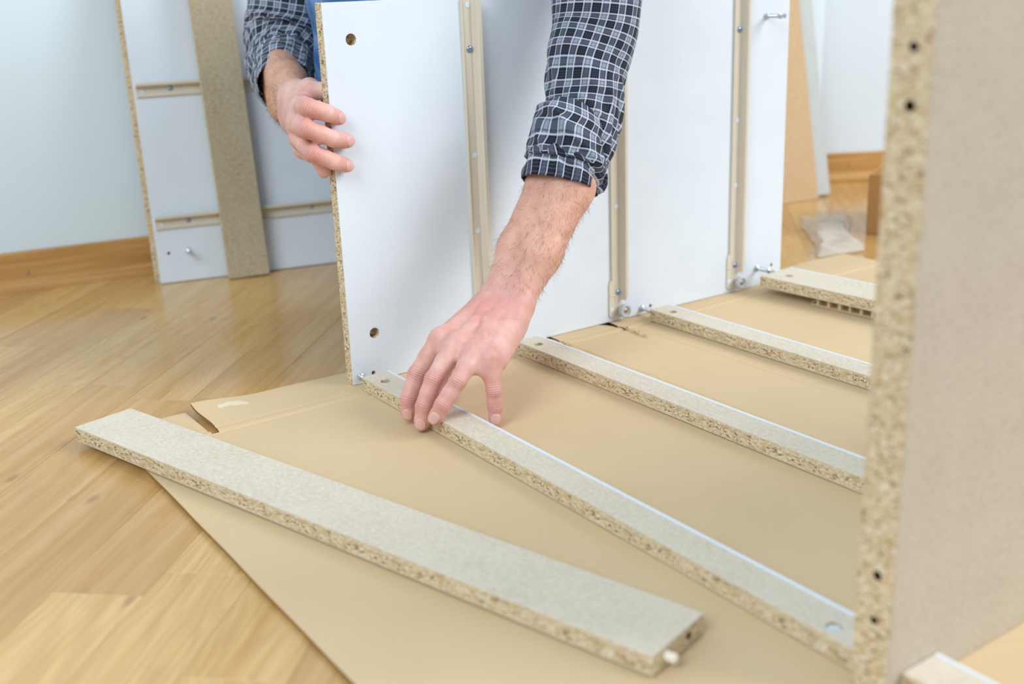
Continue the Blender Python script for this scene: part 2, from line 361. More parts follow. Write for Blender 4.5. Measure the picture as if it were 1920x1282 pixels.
# ================================================================== FLAT-PACK BOARDS
T = .016
def board(name, L, Wd, Th, mats, mi, parent, bev=.0004):
    bm = bmesh.new(); box_bm(bm, (0, 0, 0), (L, Wd, Th), bev, mi); return from_bm(name, bm, mats, parent)
def screw(root, x, y, z, ax, r=.0042, m=BLUEZ):
    bm = bmesh.new(); lathe_bm(bm, [(r, 0), (r, .0006), (r*.8, .0017), (r*.42, .0021), (r*.34, .0012)], (x, y, z), ax, 18)
    return from_bm('screw', bm, m, root, True)
def runner(root, x, top, bottom=0.0055, roller=True):
    """cream slide rail fixed on the inner face (y=0), out towards -y"""
    prof = [(-.0098, 0), (-.0098, .0030), (-.0084, .0034), (-.0076, .0016), (.0040, .0016), (.0056, .0040), (.0066, .0098), (.0080, .0114), (.0122, .0114), (.0130, .0104),
            (.0130, .0090), (.0121, .0101), (.0088, .0101), (.0080, .0088), (.0070, .0030), (.0056, 0)]
    z0 = bottom+.052 if roller else bottom; bm = bmesh.new(); n = len(prof)
    A = [bm.verts.new((x+a, -b, z0)) for a, b in prof]; B = [bm.verts.new((x+a, -b, top)) for a, b in prof]
    for k in range(n): bm.faces.new((A[k], A[(k+1) % n], B[(k+1) % n], B[k]))
    bm.faces.new(A[::-1]); bm.faces.new(B)
    if roller:
        foot = [(-.0098, z0+.006), (-.0136, z0-.004), (-.0140, bottom+.004), (-.0110, bottom), (.0070, bottom+.001), (.0085, bottom+.006), (.0085, z0+.004)]
        F0 = [bm.verts.new((x+a, -.0001, z)) for a, z in foot]; F1 = [bm.verts.new((x+a, -.0018, z)) for a, z in foot]; n = len(foot)
        for k in range(n): bm.faces.new((F0[k], F0[(k+1) % n], F1[(k+1) % n], F1[k]))
        bm.faces.new(F0); bm.faces.new(F1[::-1])
        box_bm(bm, (x-.0128, -.0026, bottom+.030), (x+.004, -.0015, bottom+.0322), .0004)     # pressed ribs
        box_bm(bm, (x-.0042, -.0025, bottom+.022), (x-.0028, -.0015, bottom+.046), .0003)
        lp_ = prof[4:]; n = len(lp_); zb = bottom+.024
        L0 = [bm.verts.new((x+a, -b, zb+(.006 if a > .010 else 0))) for a, b in lp_]; L1 = [bm.verts.new((x+a, -b, z0+.0002)) for a, b in lp_]
        for k in range(n): bm.faces.new((L0[k], L0[(k+1) % n], L1[(k+1) % n], L1[k]))
        bm.faces.new(L0[::-1]); bm.faces.new(L1)
    o = from_bm('runner', bm, RUN, root)
    hz = [top-.006, .2501, .1583] if roller else []
    def ring(hx, hz_, r=.0034):                    # punched hole: a shallow white-bottomed cup seen through the rail
        b2 = bmesh.new(); lathe_bm(b2, [(r, 0), (r, .0004)], (hx, -.00165 if roller else -.0017, hz_), (0, -1, 0), 18)
        return from_bm('slot', b2, WHITE, o)
    for z in hz: ring(x, z)
    if roller and .3 < x:
        b2 = bmesh.new()
        for k in range(11):
            z = .2435-k*.0034-(.004 if k > 4 else 0); r_ = bmesh.ops.create_cube(b2, size=1); h = .00022 if k < 5 else .00014
            bmesh.ops.scale(b2, verts=r_['verts'], vec=(.0050, h, .0007)); bmesh.ops.rotate(b2, verts=r_['verts'], cent=(0, 0, 0), matrix=Matrix.Rotation((0, .5, -.4, 0, .2)[k % 5], 3, 'Y')); bmesh.ops.translate(b2, verts=r_['verts'], vec=(x+.0005, -.0017, z))
        from_bm('embossing', b2, RUN, o)
    if roller:
        ring(x-.0095, bottom+.012, .0034); screw(o, x, -.0016, .373, (0, -1, 0)); screw(o, x+.0005, -.0018, .0362+.004, (0, -1, 0), .0040)
        rx, rz = x+.0070, .0142
        b2 = bmesh.new(); R = .0096
        lathe_bm(b2, [(R*.8, 0), (R, .0012), (R, .0058), (R*.88, .0070), (R*.66, .0070), (R*.60, .0052), (R*.40, .0052), (R*.2, .0052)], (rx, -.0060, rz), (0, -1, 0), 28); from_bm('roller', b2, NYLON, o, True)
        b2 = bmesh.new(); lathe_bm(b2, [(.0046, 0), (.0046, .0080), (.0038, .0094), (.0030, .0100), (.0012, .0101)], (rx, -.0018, rz), (0, -1, 0), 18); from_bm('axle', b2, BRASS, o, True)
    return o
def cam_bolt(root, c, d, length=.034, m=ZINC):
    bm = bmesh.new(); L = length
    prof = [(.0026, -.004), (.0026, 0), (.0044, .0002), (.0046, .0030), (.0036, .0040), (.0026, .0044)]
    h = .0044
    while h < L*.66: prof += [(.0022, h+.0005), (.0027, h+.0011)]; h += .0013
    prof += [(.0024, L*.68), (.0040, L*.70), (.0040, L*.76), (.0020, L*.80), (.0020, L*.90), (.0034, L*.93), (.0030, L)]
    lathe_bm(bm, prof, c, d, 16); return from_bm('cam_bolt', bm, m, root, True)

# far side panel, standing on its long edge ------------------------------------------------
PLn, PH = .7247, .4314
side = empty('side_panel', label='white chest side panel standing upright on the cardboard, held by both hands, three beige runners', cat='panel')
bm = bmesh.new(); box_bm(bm, (0, 0, 0), (PLn, T, PH), .0004, {(0, -1): 1, (2, 1): 1, 0: 0})
pan = from_bm('board', bm, [WHITE, EDGE], side)
drill(pan, [((.0320, 0, .3920), (0, 1, 0), .0064, .0118), ((.0327, 0, .0581), (0, 1, 0), .0064, .0118),
            ((.0273, 0, .0096), (0, 1, 0), .0026, .011), ((.4631, 0, .0090), (0, 1, 0), .0026, .011), ((.7048, 0, .0270), (0, 1, 0), .0026, .011), ((.2440, 0, .0092), (0, 1, 0), .0026, .011),
            ((0, .0085, .4005), (1, 0, 0), .0026, .02), ((0, .0085, .370), (1, 0, 0), .0028, .02), ((0, .0085, .086), (1, 0, 0), .0024, .02), ((0, .0085, .054), (1, 0, 0), .0026, .02)])
for x in (.1831, .4019, .6239): runner(side, x, .4285)
for c in ((.0101, 0, .0094), (.2265, 0, .0090), (.4470, 0, .0085), (.6725, 0, .0275), (.6779, 0, .3885)): cam_bolt(side, c, (0, -1, 0), .021 if c[0] < .1 else .034)

# drawer rails lying on the cardboard -------------------------------------------------------
def rail(p0, th, length, width, label, end_hole=True, z=.0004, tilt=0., roll=0., start=True):
    """local x runs along the rail from its panel end, local y across (0 = chipboard edge, width = white band)"""
    d = V(math.sin(th), -math.cos(th)); c = V(math.cos(th), math.sin(th))
    mt = Matrix(((d[0], c[0], 0, p0[0]), (d[1], c[1], 0, p0[1]), (0, 0, 1, z), (0, 0, 0, 1))) @ Matrix.Rotation(tilt, 4, 'Y') @ Matrix.Rotation(roll, 4, 'X')
    r = empty('drawer_rail', mat=mt, label=label, cat='rail', group='drawer rails laid out on the cardboard')
    bm = bmesh.new(); box_bm(bm, (0, 0, 0), (length, width-.0030, T), .0003, {(0, -1): 1, (0, 1): 1, (1, -1): 1, 0: 0})
    b = from_bm('board', bm, [FACE, EDGE_L], r)
    hs = []
    if start: hs += [((.0305, width*.40, T), (0, 0, -1), .0056, .0105), ((0, width*.28, T*.5), (1, 0, 0), .0030, .02)]
    if end_hole: hs.append(((length-.030, width*.34, T), (0, 0, -1), .0056, .0105))
    if hs: drill(b, hs)
    bm = bmesh.new(); box_bm(bm, (0, width-.0030, -.0001), (length, width+.0006, T+.0004), .0003); from_bm('edge_band', bm, WHITE, r)
    if end_hole and start is True:
        bm = bmesh.new(); lathe_bm(bm, [(.0052, 0), (.0052, .0082), (.0046, .0092), (.0012, .0092)], (length-.030, width*.34, .0058), (0, 0, 1), 20); from_bm('cam_lock', bm, ZINC, r, True)
    return r
NI, NO = -.7340, -.7615
rail((.0011, -.0224), -.0061, .7085, .0353, 'rail under the splayed hand, nearest of the rails running to the upright panel')
rail((.2139, -.0271), .0059, .7020, .0359, 'rail beside the forearm with the torn cardboard slit at its end, second from the hand')
rail((.4341, -.0318), .0024, .6980, .0351, 'rail with a bolt just behind its chipboard end, below the middle panel roller')
rail((.6405, -.0379), .066, .60, .0695, 'wide rail propped on honeycomb packing, beyond the last panel roller', False, .0122)
rail((.0006, NO-.0006), 0., .70, .0353, 'short visible rail end in front of the blurred near panel, bottom right corner', False, .0004, start=False)

# near divider panel --------------------------------------------------------------------------
near = empty('divider_panel', (-.0136, NO, 0), label='out of focus raw divider panel standing upright in the right foreground', cat='panel')
TH = NI-NO
bm = bmesh.new(); box_bm(bm, (0, 0, 0), (.72, TH, .4345), .0004, {(0, -1): 1, (2, 1): 1, (1, 1): 2, 0: 0})
nb = from_bm('board', bm, [FACE_SHADE, EDGE, WHITE], near)
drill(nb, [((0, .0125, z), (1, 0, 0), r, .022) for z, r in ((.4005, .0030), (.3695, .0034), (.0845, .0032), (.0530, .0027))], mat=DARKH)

# loose board in the foreground ------------------------------------------------------------------
a = V(-.3078, .0335); d = V(.1958, -.6886); d /= np.linalg.norm(d); c = V(-d[1], d[0])
mt = Matrix(((d[0], c[0], 0, a[0]), (d[1], c[1], 0, a[1]), (0, 0, 1, .0012), (0, 0, 0, 1)))
loose = empty('loose_board', mat=mt, label='loose raw chipboard plank lying slanted across the cardboard in front, overhanging the oak floor', cat='board')
bm = bmesh.new(); box_bm(bm, (0, 0, 0), (.714, .0668, T), .0005, {(0, -1): 1, (0, 1): 1, (1, -1): 1, (1, 1): 1, 0: 0})
lb = from_bm('board', bm, [FACE, EDGE_L], loose)
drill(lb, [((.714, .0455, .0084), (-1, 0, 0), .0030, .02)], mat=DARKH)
bm = bmesh.new(); lathe_bm(bm, [(.0036, -.012), (.0036, .0072), (.0028, .0084), (.0010, .0086)], (.714, .0165, .0084), (1, 0, 0), 16); from_bm('dowel', bm, DOWEL, loose, True)

# cardboard sheet --------------------------------------------------------------------------------
CEDGE = m_plain('cardboard_edge', srgb(150, 112, 66), .9, .1)
def smooth(t): t = np.clip(t, 0, 1); return t*t*(3-2*t)
def card_sheet():
    sheet = empty('cardboard_sheet', label='large flattened brown cardboard sheet spread on the oak floor beneath the boards', cat='cardboard')
    ys = sorted(set(np.round(list(np.linspace(-1.15, -.05, 45)) + [-.046, -.0425, -.040, -.038, -.036, -.034, -.0315, -.028, -.024, -.0215, -.019, -.014] + list(np.linspace(-.008, .049, 10)), 5)))
    xs = sorted(set(np.round(list(np.linspace(-.2715, -.186, 8)) + list(np.linspace(-.178, .93, 60)) + [.2858, .2870, .2884, .2898, .2910, .3985, .4000, .4015], 5)))
    nx, ny = len(xs), len(ys); X, Y = np.meshgrid(xs, ys, indexing='ij')
    Z = np.zeros_like(X)
    for i in range(nx):
        for j in range(ny): Z[i, j] = -.0005+.0005*mnoise.noise(Vector((X[i, j]*5, Y[i, j]*5, 1.7)))
    g = lambda u, w: np.exp(-(u/w)**2)
    Z -= .0014*g(Y+.038, .0022)*(X > -.19) + .0008*g(Y+.0215, .002); Z += .0007*g(Y+.030, .005)+.0006*g(Y+.046, .004)
    Z -= .0012*g(X-.2884, .0013)*(Y < -.05) + .0009*g(X-.400, .0013)*(Y < -.08)
    lift = smooth((-.085-X)/.093)*np.clip((Y+.036)/.085, 0, 1)*(X > -.182)
    Z += .0080*lift**1.2
    Z -= .0012*(Y > -.03)*(X < -.184)
    Xw = X.copy(); edge = X < -.271
    for i in range(nx):
        for j in range(ny):
            if edge[i, j]: Xw[i, j] += .0012*mnoise.noise(Vector((0, Y[i, j]*9, 3.)))
    Yw = Y + ((Y > .048)*(.006*np.exp(-((X+.06)/.05)**2) + .0015*np.sin(X*31)))
    Yw = Yw + (Y > -.036)*0
    Xf = Xw + ((np.abs(X+.178) < 1e-4)*(Y > -.036))*.0016*np.sin((Y+.036)*70)
    Z = np.minimum(Z, np.where((X > -.02) & (Y > -.03) & (Y < .03), .0, 1)); Z = np.minimum(Z, np.where(X > -.02, .0002, 1))
    keep = np.ones((nx-1, ny-1), bool)
    for i in range(nx-1):
        for j in range(ny-1):
            if -.187 < (xs[i]+xs[i+1])/2 < -.178 and (ys[j]+ys[j+1])/2 > -.036: keep[i, j] = False
    top = np.stack([Xf, Yw, Z], -1).reshape(-1, 3); bot = top.copy(); bot[:, 2] -= .0032
    bot[:, 2] = np.maximum(bot[:, 2], FZ+.0004)
    N = nx*ny; idx = lambda i, j: i*ny+j; faces, mi = [], []
    for i in range(nx-1):
        for j in range(ny-1):
            if not keep[i, j]: continue
            q = [idx(i, j), idx(i+1, j), idx(i+1, j+1), idx(i, j+1)]; faces.append(q); mi.append(0); faces.append([k+N for k in q[::-1]]); mi.append(0)
            for (di, dj, e) in ((0, -1, (0, 1)), (1, 0, (1, 2)), (0, 1, (2, 3)), (-1, 0, (3, 0))):
                ii, jj = i+di, j+dj
                if not (0 <= ii < nx-1 and 0 <= jj < ny-1 and keep[ii, jj]):
                    A, B = q[e[0]], q[e[1]]; faces.append([B, A, A+N, B+N]); mi.append(1)
    o = mesh_obj('sheet', np.vstack([top, bot]), faces, [CARD, CEDGE], sheet, False, mi)
    bm = bmesh.new()
    def wedge(pts):
        A = [bm.verts.new((x, y, -.004)) for x, y in pts]; B = [bm.verts.new((x, y, .004)) for x, y in pts]; n = len(pts)
        for k in range(n): bm.faces.new((A[k], A[(k+1) % n], B[(k+1) % n], B[k]))
        bm.faces.new(A[::-1]); bm.faces.new(B)
    wedge([(.366, .006), (.390, .006), (.3890, -.006), (.3872, -.022), (.3862, -.046), (.3850, -.046), (.3828, -.022), (.3770, -.006)])
    wedge([(.2810, .006), (.2895, .006), (.2890, -.012), (.2876, -.034), (.2868, -.034), (.2850, -.012)])
    cut(o, bm, DARKH)
    # torn fibres along the slits
    vs, fs = [], []
    def strand(x, y, L, w, h, a):
        n = len(vs); dx, dy = math.cos(a), math.sin(a)
        for t, hh in ((0, .0004), (.5, h), (1, h*.4)): vs.extend([(x+dx*L*t-dy*w, y+dy*L*t+dx*w, hh), (x+dx*L*t+dy*w, y+dy*L*t-dx*w, hh+.0004)])
        fs.extend([(n, n+1, n+3, n+2), (n+2, n+3, n+5, n+4)])
    for k in range(34):
        t = random.random(); strand(.3868-.004*t+random.uniform(-.003, .004), -.032-.05*t, random.uniform(.003, .009), random.uniform(.0003, .0008), random.uniform(.0008, .0030), random.uniform(-2.2, -1.0))
    for k in range(18):
        t = random.random(); strand(.2868+random.uniform(-.003, .003), -.030-.022*t, random.uniform(.003, .007), random.uniform(.0003, .0007), random.uniform(.0006, .0020), random.uniform(-2.2, -.9))
    f = mesh_obj('torn_fibres', vs, fs, CARD, sheet); f['kind'] = 'stuff'
    return sheet
card_sheet()

# honeycomb packing under the last rail ------------------------------------------------------------
hx = empty('honeycomb_packing', (.6535, -.128, .0006), label='scrap of honeycomb cardboard wedged under the propped wide rail', cat='packing')
hx.rotation_euler = (0, 0, -math.pi/2+.066)
bm = bmesh.new(); box_bm(bm, (-.004, -.0015, 0), (.20, .05, .0014)); from_bm('bottom_liner', bm, CARD, hx)
bm = bmesh.new(); box_bm(bm, (.004, .0002, .0100), (.20, .05, .0112)); from_bm('top_liner', bm, CARD, hx)
bm = bmesh.new(); box_bm(bm, (-.006, .000, .0055), (.008, .02, .0062)); bmesh.ops.rotate(bm, verts=bm.verts[:], cent=(0, 0, .006), matrix=Matrix.Rotation(-.5, 3, 'Y')); from_bm('bent_liner', bm, CARD, hx)
wm_ = None
for k in range(11):
    x = .004+k*.0175
    bm = bmesh.new(); box_bm(bm, (x, .0002, .0008), (x+.0034+(k % 3)*.0009, .050, .0103)); from_bm('cell_wall', bm, CARD, hx)
bm = bmesh.new(); box_bm(bm, (.002, .012, .0008), (.20, .0128, .0103)); from_bm('cell_back', bm, CARD, hx)

# white panel leaning on the back wall ---------------------------------------------------------------
lean = math.radians(6.5); dv = V(.9758, -.2188, 0); nv = V(.2188, .9758, 0); up = V(0, 0, 1)*math.cos(lean)+nv*math.sin(lean); bk = nv*math.cos(lean)-V(0, 0, 1)*math.sin(lean)
A0 = V(-.0115, .6737, FZ+.0004)
def frame(o, x, y, z): return Matrix([[x[i], y[i], z[i], o[i]] for i in range(3)]+[[0, 0, 0, 1]])
lp = empty('side_panel', mat=frame(A0, dv, bk, up), label='white side panel with two horizontal rails leaning on the wall at left', cat='panel')
bm = bmesh.new(); box_bm(bm, (0, 0, .0006), (PH, T, PLn), .0004, {(0, -1): 1, 0: 0}); b = from_bm('board', bm, [WHITE, EDGE], lp)
drill(b, [((.019, 0, .0492), (0, 1, 0), .0027, .01)])
def lean_runner(h):
    e = empty('runner_mount'); e.parent = lp
    o = runner(lp, 0., .4250, 0.004, False); bpy.data.objects.remove(e)
    o.matrix_local = Matrix(((0, 0, 1, 0), (0, 1, 0, 0), (1, 0, 0, h), (0, 0, 0, 1)))       # local z (length) -> across, local x -> up
    screw(o, .002, -.0016, .057, (0, -1, 0)); screw(o, .002, -.0016, .262, (0, -1, 0), .0036, ZINC)
    b2 = bmesh.new(); lathe_bm(b2, [(.0032, 0), (.0032, .0004)], (-.001, -.00165, .013), (0, -1, 0), 16); from_bm('slot', b2, WHITE, o)
for h in (.0985, .3110, .5300): lean_runner(h)
cam_bolt(lp, (.0505, 0, .0497), (0, -1, 0), .026)

# raw board behind the white one, its chipboard side just showing
rb_ = empty('raw_board', mat=frame(A0-dv*.0072+bk*.0172+V(0, 0, .0010), dv, bk, up), label='raw chipboard board mostly hidden behind the leaning white panel, its brown left edge showing', cat='board')
bm = bmesh.new(); box_bm(bm, (0, 0, .0006), (.40, .0095, PLn-.002), .0004); from_bm('board', bm, [EDGE], rb_)
# dark strip leaning on that panel
A1 = A0+dv*.1075-nv*.0300+V(0, 0, .0002)
up2 = V(0, 0, 1)*math.cos(lean-.014)+nv*math.sin(lean-.014)+dv*(-.016); up2 /= np.linalg.norm(up2); dv2 = dv-up2*(dv @ up2); dv2 /= np.linalg.norm(dv2); bk2 = np.cross(up2, dv2)
st = empty('chipboard_strip', mat=frame(A1, dv2, bk2, up2), label='narrow brownish chipboard strip leaning against the white panel at the wall', cat='board')
bm = bmesh.new(); box_bm(bm, (0, 0, .0008), (.0668, T, .745), .0006, {(2, -1): 1, (2, 1): 1, (0, -1): 1, (0, 1): 1, 0: 0}); from_bm('board', bm, [STRIPM, EDGE], st)

# boards leaning on the wall at the right ---------------------------------------------------------------
lean3 = math.radians(11.5); dg_ = V(.9940, -.1090, 0); ng = V(.1090, .9940, 0)
up3 = V(0, 0, 1)*math.cos(lean3)+ng*math.sin(lean3); bk3 = ng*math.cos(lean3)-V(0, 0, 1)*math.sin(lean3)
B0 = V(1.2965, .4148, FZ+.0006)
hb = empty('hardboard_sheet', mat=frame(B0, dg_, bk3, up3), label='thin tan hardboard back sheet leaning upright behind the white panel end', cat='board')
bm = bmesh.new(); box_bm(bm, (-.44, 0, 0), (0, .0030, .64), .0003); from_bm('sheet', bm, HARD, hb)
gb = empty('grey_board', mat=frame(B0+ng*.0135+dg_*.0458+V(0, 0, .0035), dg_, bk3, up3), label='pale grey board edge showing behind the tan hardboard by the wall', cat='board')
bm = bmesh.new(); box_bm(bm, (-.42, 0, 0), (0, .012, .66), .0006); from_bm('board', bm, GREYB, gb)

# clear plastic film crumpled on the floor ----------------------------------------------------------------
def film():
    n = 60; vs, fs = [], []
    P00, P10, P11, P01 = V(.885, .064), V(.975, .042), V(1.170, .236), V(1.13, .32)
    for i in range(n):
        for j in range(n):
            u, v = i/(n-1), j/(n-1); p = P00*(1-u)*(1-v)+P10*u*(1-v)+P11*u*v+P01*(1-u)*v
            q = Vector((p[0]*9, p[1]*9, 2.2)); w = abs(mnoise.noise(q))*.6+abs(mnoise.noise(q*2.4))*.3+abs(mnoise.noise(Vector((q.x*5, q.y*1.5, 7))))*.16
            e = min(1, 6*min(u, 1-u, v, 1-v)+.12); z = FZ+.002+.040*w*e
            p = p+V(mnoise.noise(q*1.3), mnoise.noise(q*1.7+Vector((5, 0, 0))))*.012
            vs.append((p[0], p[1], z))
    for i in range(n-1):
        for j in range(n-1): fs.append((i*n+j, (i+1)*n+j, (i+1)*n+j+1, i*n+j+1))
    o = mesh_obj('plastic_film', vs, fs, FILM, None, True); md = o.modifiers.new('s', 'SOLIDIFY'); md.thickness = .0004
    tag(o, 'crumpled translucent plastic film lying on the floor past the propped rail', 'plastic')
film()

# upright cardboard flap, partly behind the near panel ----------------------------------------------------
bx = empty('cardboard_box', (1.0930, .1330, FZ+.0006), label='brown open cardboard box flap standing on the floor beside the near panel edge', cat='box')
bx.rotation_euler = (0, 0, math.radians(-62))
BOXM = m_cardboard('box_cardboard', ((172, 122, 66), (188, 138, 80)))
for nm, lo, hi in (('front_wall', (0, 0, 0), (.22, .004, .106)), ('side_wall', (0, .004, 0), (.004, .20, .106)), ('side_wall', (.216, .004, 0), (.22, .20, .106)), ('back_wall', (.004, .196, 0), (.216, .20, .106)), ('base', (.004, .004, 0), (.216, .196, .004))):
    bm = bmesh.new(); box_bm(bm, lo, hi, .0005); from_bm(nm, bm, BOXM, bx)
# ================================================================== PERSON
class Grid:
    """signed distance field on a box; primitives are smoothly blended in, then meshed with surface nets"""
    def __init__(s, lo, hi, h):
        s.lo = np.array(lo, float); s.h = h; s.n = np.ceil((np.array(hi)-s.lo)/h).astype(int)+1
        s.F = np.full(s.n, .05, np.float32)
    def block(s, lo, hi):
        a = np.clip(np.floor((lo-s.lo)/s.h).astype(int), 0, s.n-1); b = np.clip(np.ceil((hi-s.lo)/s.h).astype(int)+1, 1, s.n)
        if np.any(b <= a): return None
        sl = tuple(slice(i, j) for i, j in zip(a, b))
        ax = [s.lo[i]+s.h*np.arange(a[i], b[i]) for i in range(3)]
        return sl, np.stack(np.meshgrid(*ax, indexing='ij'), -1)
    def blend(s, sl, d, k, sub=False):
        A = s.F[sl]
        if sub:
            hh = np.clip(.5-.5*(A+d)/k, 0, 1); s.F[sl] = A*(1-hh)-d*hh+k*hh*(1-hh)
        else:
            hh = np.clip(.5+.5*(A-d)/k, 0, 1); s.F[sl] = A*(1-hh)+d*hh-k*hh*(1-hh)
    def cone(s, a, b, ra, rb, k=.005, sub=False):
        a = np.asarray(a, float); b = np.asarray(b, float); R = max(ra, rb)+k*1.5+.004
        r = s.block(np.minimum(a, b)-R, np.maximum(a, b)+R)
        if r is None: return
        sl, P = r; ab = b-a; L = max(ab @ ab, 1e-12)
        t = np.clip((P-a) @ ab/L, 0, 1); d = np.linalg.norm(P-a-t[..., None]*ab, axis=-1)-(ra+(rb-ra)*t)
        s.blend(sl, d.astype(np.float32), k, sub)
    def ball(s, c, r, k=.005, sub=False): s.cone(c, np.asarray(c)+1e-4, r, r, k, sub)
    def ell(s, c, ax, rad, k=.01, sub=False):
        c = np.asarray(c, float); ax = np.asarray(ax, float); rad = np.asarray(rad, float); R = rad.max()+k*1.5+.004
        r = s.block(c-R, c+R)
        if r is None: return
        sl, P = r; Q = (P-c) @ ax.T; k0 = np.linalg.norm(Q/rad, axis=-1); k1 = np.linalg.norm(Q/rad**2, axis=-1)+1e-9
        s.blend(sl, (k0*(k0-1)/k1).astype(np.float32), k, sub)
    def mesh(s):
        F = s.F; S = F < 0
        c8 = [(0, 0, 0), (1, 0, 0), (0, 1, 0), (1, 1, 0), (0, 0, 1), (1, 0, 1), (0, 1, 1), (1, 1, 1)]
        nx, ny, nz = F.shape; sub = lambda A, c: A[c[0]:nx-1+c[0], c[1]:ny-1+c[1], c[2]:nz-1+c[2]]
        cnt = sum(sub(S, c).astype(np.int8) for c in c8); act = (cnt > 0) & (cnt < 8); I = np.argwhere(act)
        vals = np.stack([F[I[:, 0]+c[0], I[:, 1]+c[1], I[:, 2]+c[2]] for c in c8], -1)
        acc = np.zeros((len(I), 3)); w = np.zeros(len(I)); C8 = np.array(c8, float)
        for a in range(8):
            for b in range(a+1, 8):
                if np.abs(C8[a]-C8[b]).sum() != 1: continue
                va, vb = vals[:, a], vals[:, b]; m = (va < 0) != (vb < 0); t = np.where(m, va/np.where(m, va-vb, 1), 0)
                acc += m[:, None]*(C8[a]+t[:, None]*(C8[b]-C8[a])); w += m
        verts = s.lo+s.h*(I+acc/w[:, None]); idm = np.full(act.shape, -1, np.int64); idm[tuple(I.T)] = np.arange(len(I)); quads = []
        for ax in range(3):
            o1, o2 = (ax+1) % 3, (ax+2) % 3
            A = [slice(None)]*3; B = [slice(None)]*3; A[ax] = slice(0, -1); B[ax] = slice(1, None)
            sa, sb = S[tuple(A)], S[tuple(B)]; E_ = np.argwhere(sa != sb)
            E_ = E_[(E_[:, o1] > 0) & (E_[:, o2] > 0) & (E_[:, o1] < F.shape[o1]-1) & (E_[:, o2] < F.shape[o2]-1)]
            flip = sa[tuple(E_.T)]
            def at(d1, d2):
                J = E_.copy(); J[:, o1] -= d1; J[:, o2] -= d2; return idm[tuple(J.T)]
            q = np.stack([at(1, 1), at(0, 1), at(0, 0), at(1, 0)], -1); q[~flip] = q[~flip][:, ::-1]; quads.append(q)
        return verts, np.concatenate(quads)
def unit(v): v = np.asarray(v, float); return v/np.linalg.norm(v)

man = empty('person', (.20, .30, FZ), label='man in plaid shirt and jeans crouching behind the white panel, one hand reaching over', cat='person')
NAILS = []
def finger(g, pts, radii, dorsal, k=.0035, nail=True, nw=.0058, red=1.):
    M_, P_, D_, T_ = [np.asarray(p, float) for p in pts]; r0, r1, r2, r3 = radii
    g.cone(M_, P_, r0, r1, .006); g.cone(P_, D_, r1, r2, .0015); g.cone(D_, T_, r2, r3, .0015)
    dn = unit(dorsal)
    for c, r, o in ((P_, r1, .0012), (D_, r2, .0005)):                       # knuckle swelling on the back of each joint
        ax = unit(T_-M_); dd = unit(dn-ax*(dn @ ax)); g.ball(c+dd*o, r*.94, .003)
    mid = (P_+D_)/2; g.ball(mid-unit(dn)*.0012, (r1+r2)*.5, .003); g.ball((M_+P_)*.5-unit(dn)*.001, (r0+r1)*.49, .004)                     # finger pads
    tp = D_+(T_-D_)*.75-unit(dn)*.0012; g.ball(tp, r3*1.02, .003)
    if nail:
        ax = unit(T_-D_); dd = unit(dn-ax*(dn @ ax)); NAILS.append((T_-ax*.0018, ax, dd, nw*1.16, r3, (r2-r3)/np.linalg.norm(T_-D_)))
def attrs(verts, joints, rads):
    red = np.zeros(len(verts)); wu = np.zeros(len(verts)); wm = np.zeros(len(verts))
    for c, s in rads: red = np.maximum(red, np.exp(-(np.linalg.norm(verts-c, axis=1)/s)**2))
    for c, ax, dn, s in joints:
        q = verts-c; m = np.exp(-((q @ ax)/s)**2)*np.clip(.2+(q @ dn)/.007, 0, 1)*(np.linalg.norm(q, axis=1) < max(.017, s*1.6)); up_ = m > wm
        wu[up_] = (q @ ax)[up_]; wm = np.maximum(wm, m)
    return red, wu, wm
TOCAM = lambda p: unit(CPOS-np.asarray(p))

# ---- left arm: reaching down over the panel to the rail ------------------------------------------
LW = V(.125, -.138, .102); LE = V(.273, -.100, .312)
LS = V(.362, -.050, .600)
iM, mM, rM, pM = V(.036, -.148, .086), V(.043, -.169, .084), V(.0510, -.1915, .0785), V(.0585, -.2080, .0735)
iP, mP, rP, pP = V(.0070, -.142, .050), V(.0075, -.1775, .054), V(.0180, -.208, .057), V(.0555, -.2173, .0410)
iD, mD, rD, pD = V(-.0085, -.148, .0265), V(-.0080, -.180, .028), V(.0010, -.204, .035), V(.0570, -.2165, .0220)
iT, mT, rT, pT = V(-.0085, -.1470, .0105), V(-.0105, -.1775, .0090), V(-.0062, -.1990, .0205), V(.0565, -.2165, .0088)
Tn = unit(pM-iM); Dn = unit((mM+rM)/2-LW); dors = unit(np.cross(Tn, Dn)); dors = dors if dors[2] > 0 else -dors
g = Grid((-.03, -.290, 0), (.36, -.02, .40), .0016)
LC = px_y((1050, 346), -.1185); fx = unit(LC-LW); Tl = unit(Tn-fx*(Tn @ fx)); dl = unit(np.cross(fx, Tl)); dl = dl if dl @ TOCAM(LW) > 0 else -dl
for s_, ra, rb in ((-1, .0175, .031), (1, .0180, .033)):
    g.cone(LW+Tl*s_*.0125, LW+fx*.07+Tl*s_*.0135, ra, ra+.0055, .012)
    g.cone(LW+fx*.07+Tl*s_*.0135, LC+Tl*s_*.0115, ra+.0055, rb-.0045, .012); g.cone(LC+Tl*s_*.0115, LE+Tl*s_*.004, rb-.0045, .026, .012)
g.ball(LW+Tl*.020+dl*.006+fx*.010, .0110, .012)                               # ulna head
for q, (mc, off, rb, rk) in enumerate(((iM, -.0190, .0150, .0118), (mM, -.0065, .0160, .0120), (rM, .0070, .0155, .0113), (pM, .0190, .0140, .0100))):
    b0 = LW+Tn*off-Dn*.004; cc = mc-dors*.0035
    g.cone(b0, cc, rb, rk, .012); g.ball(mc+dors*.0006, rk*.78, .008)
    g.cone(b0+dors*(rb*.84)+Dn*.02, mc+dors*(rk*.55), .0022, .0026, .006)       # extensor tendons
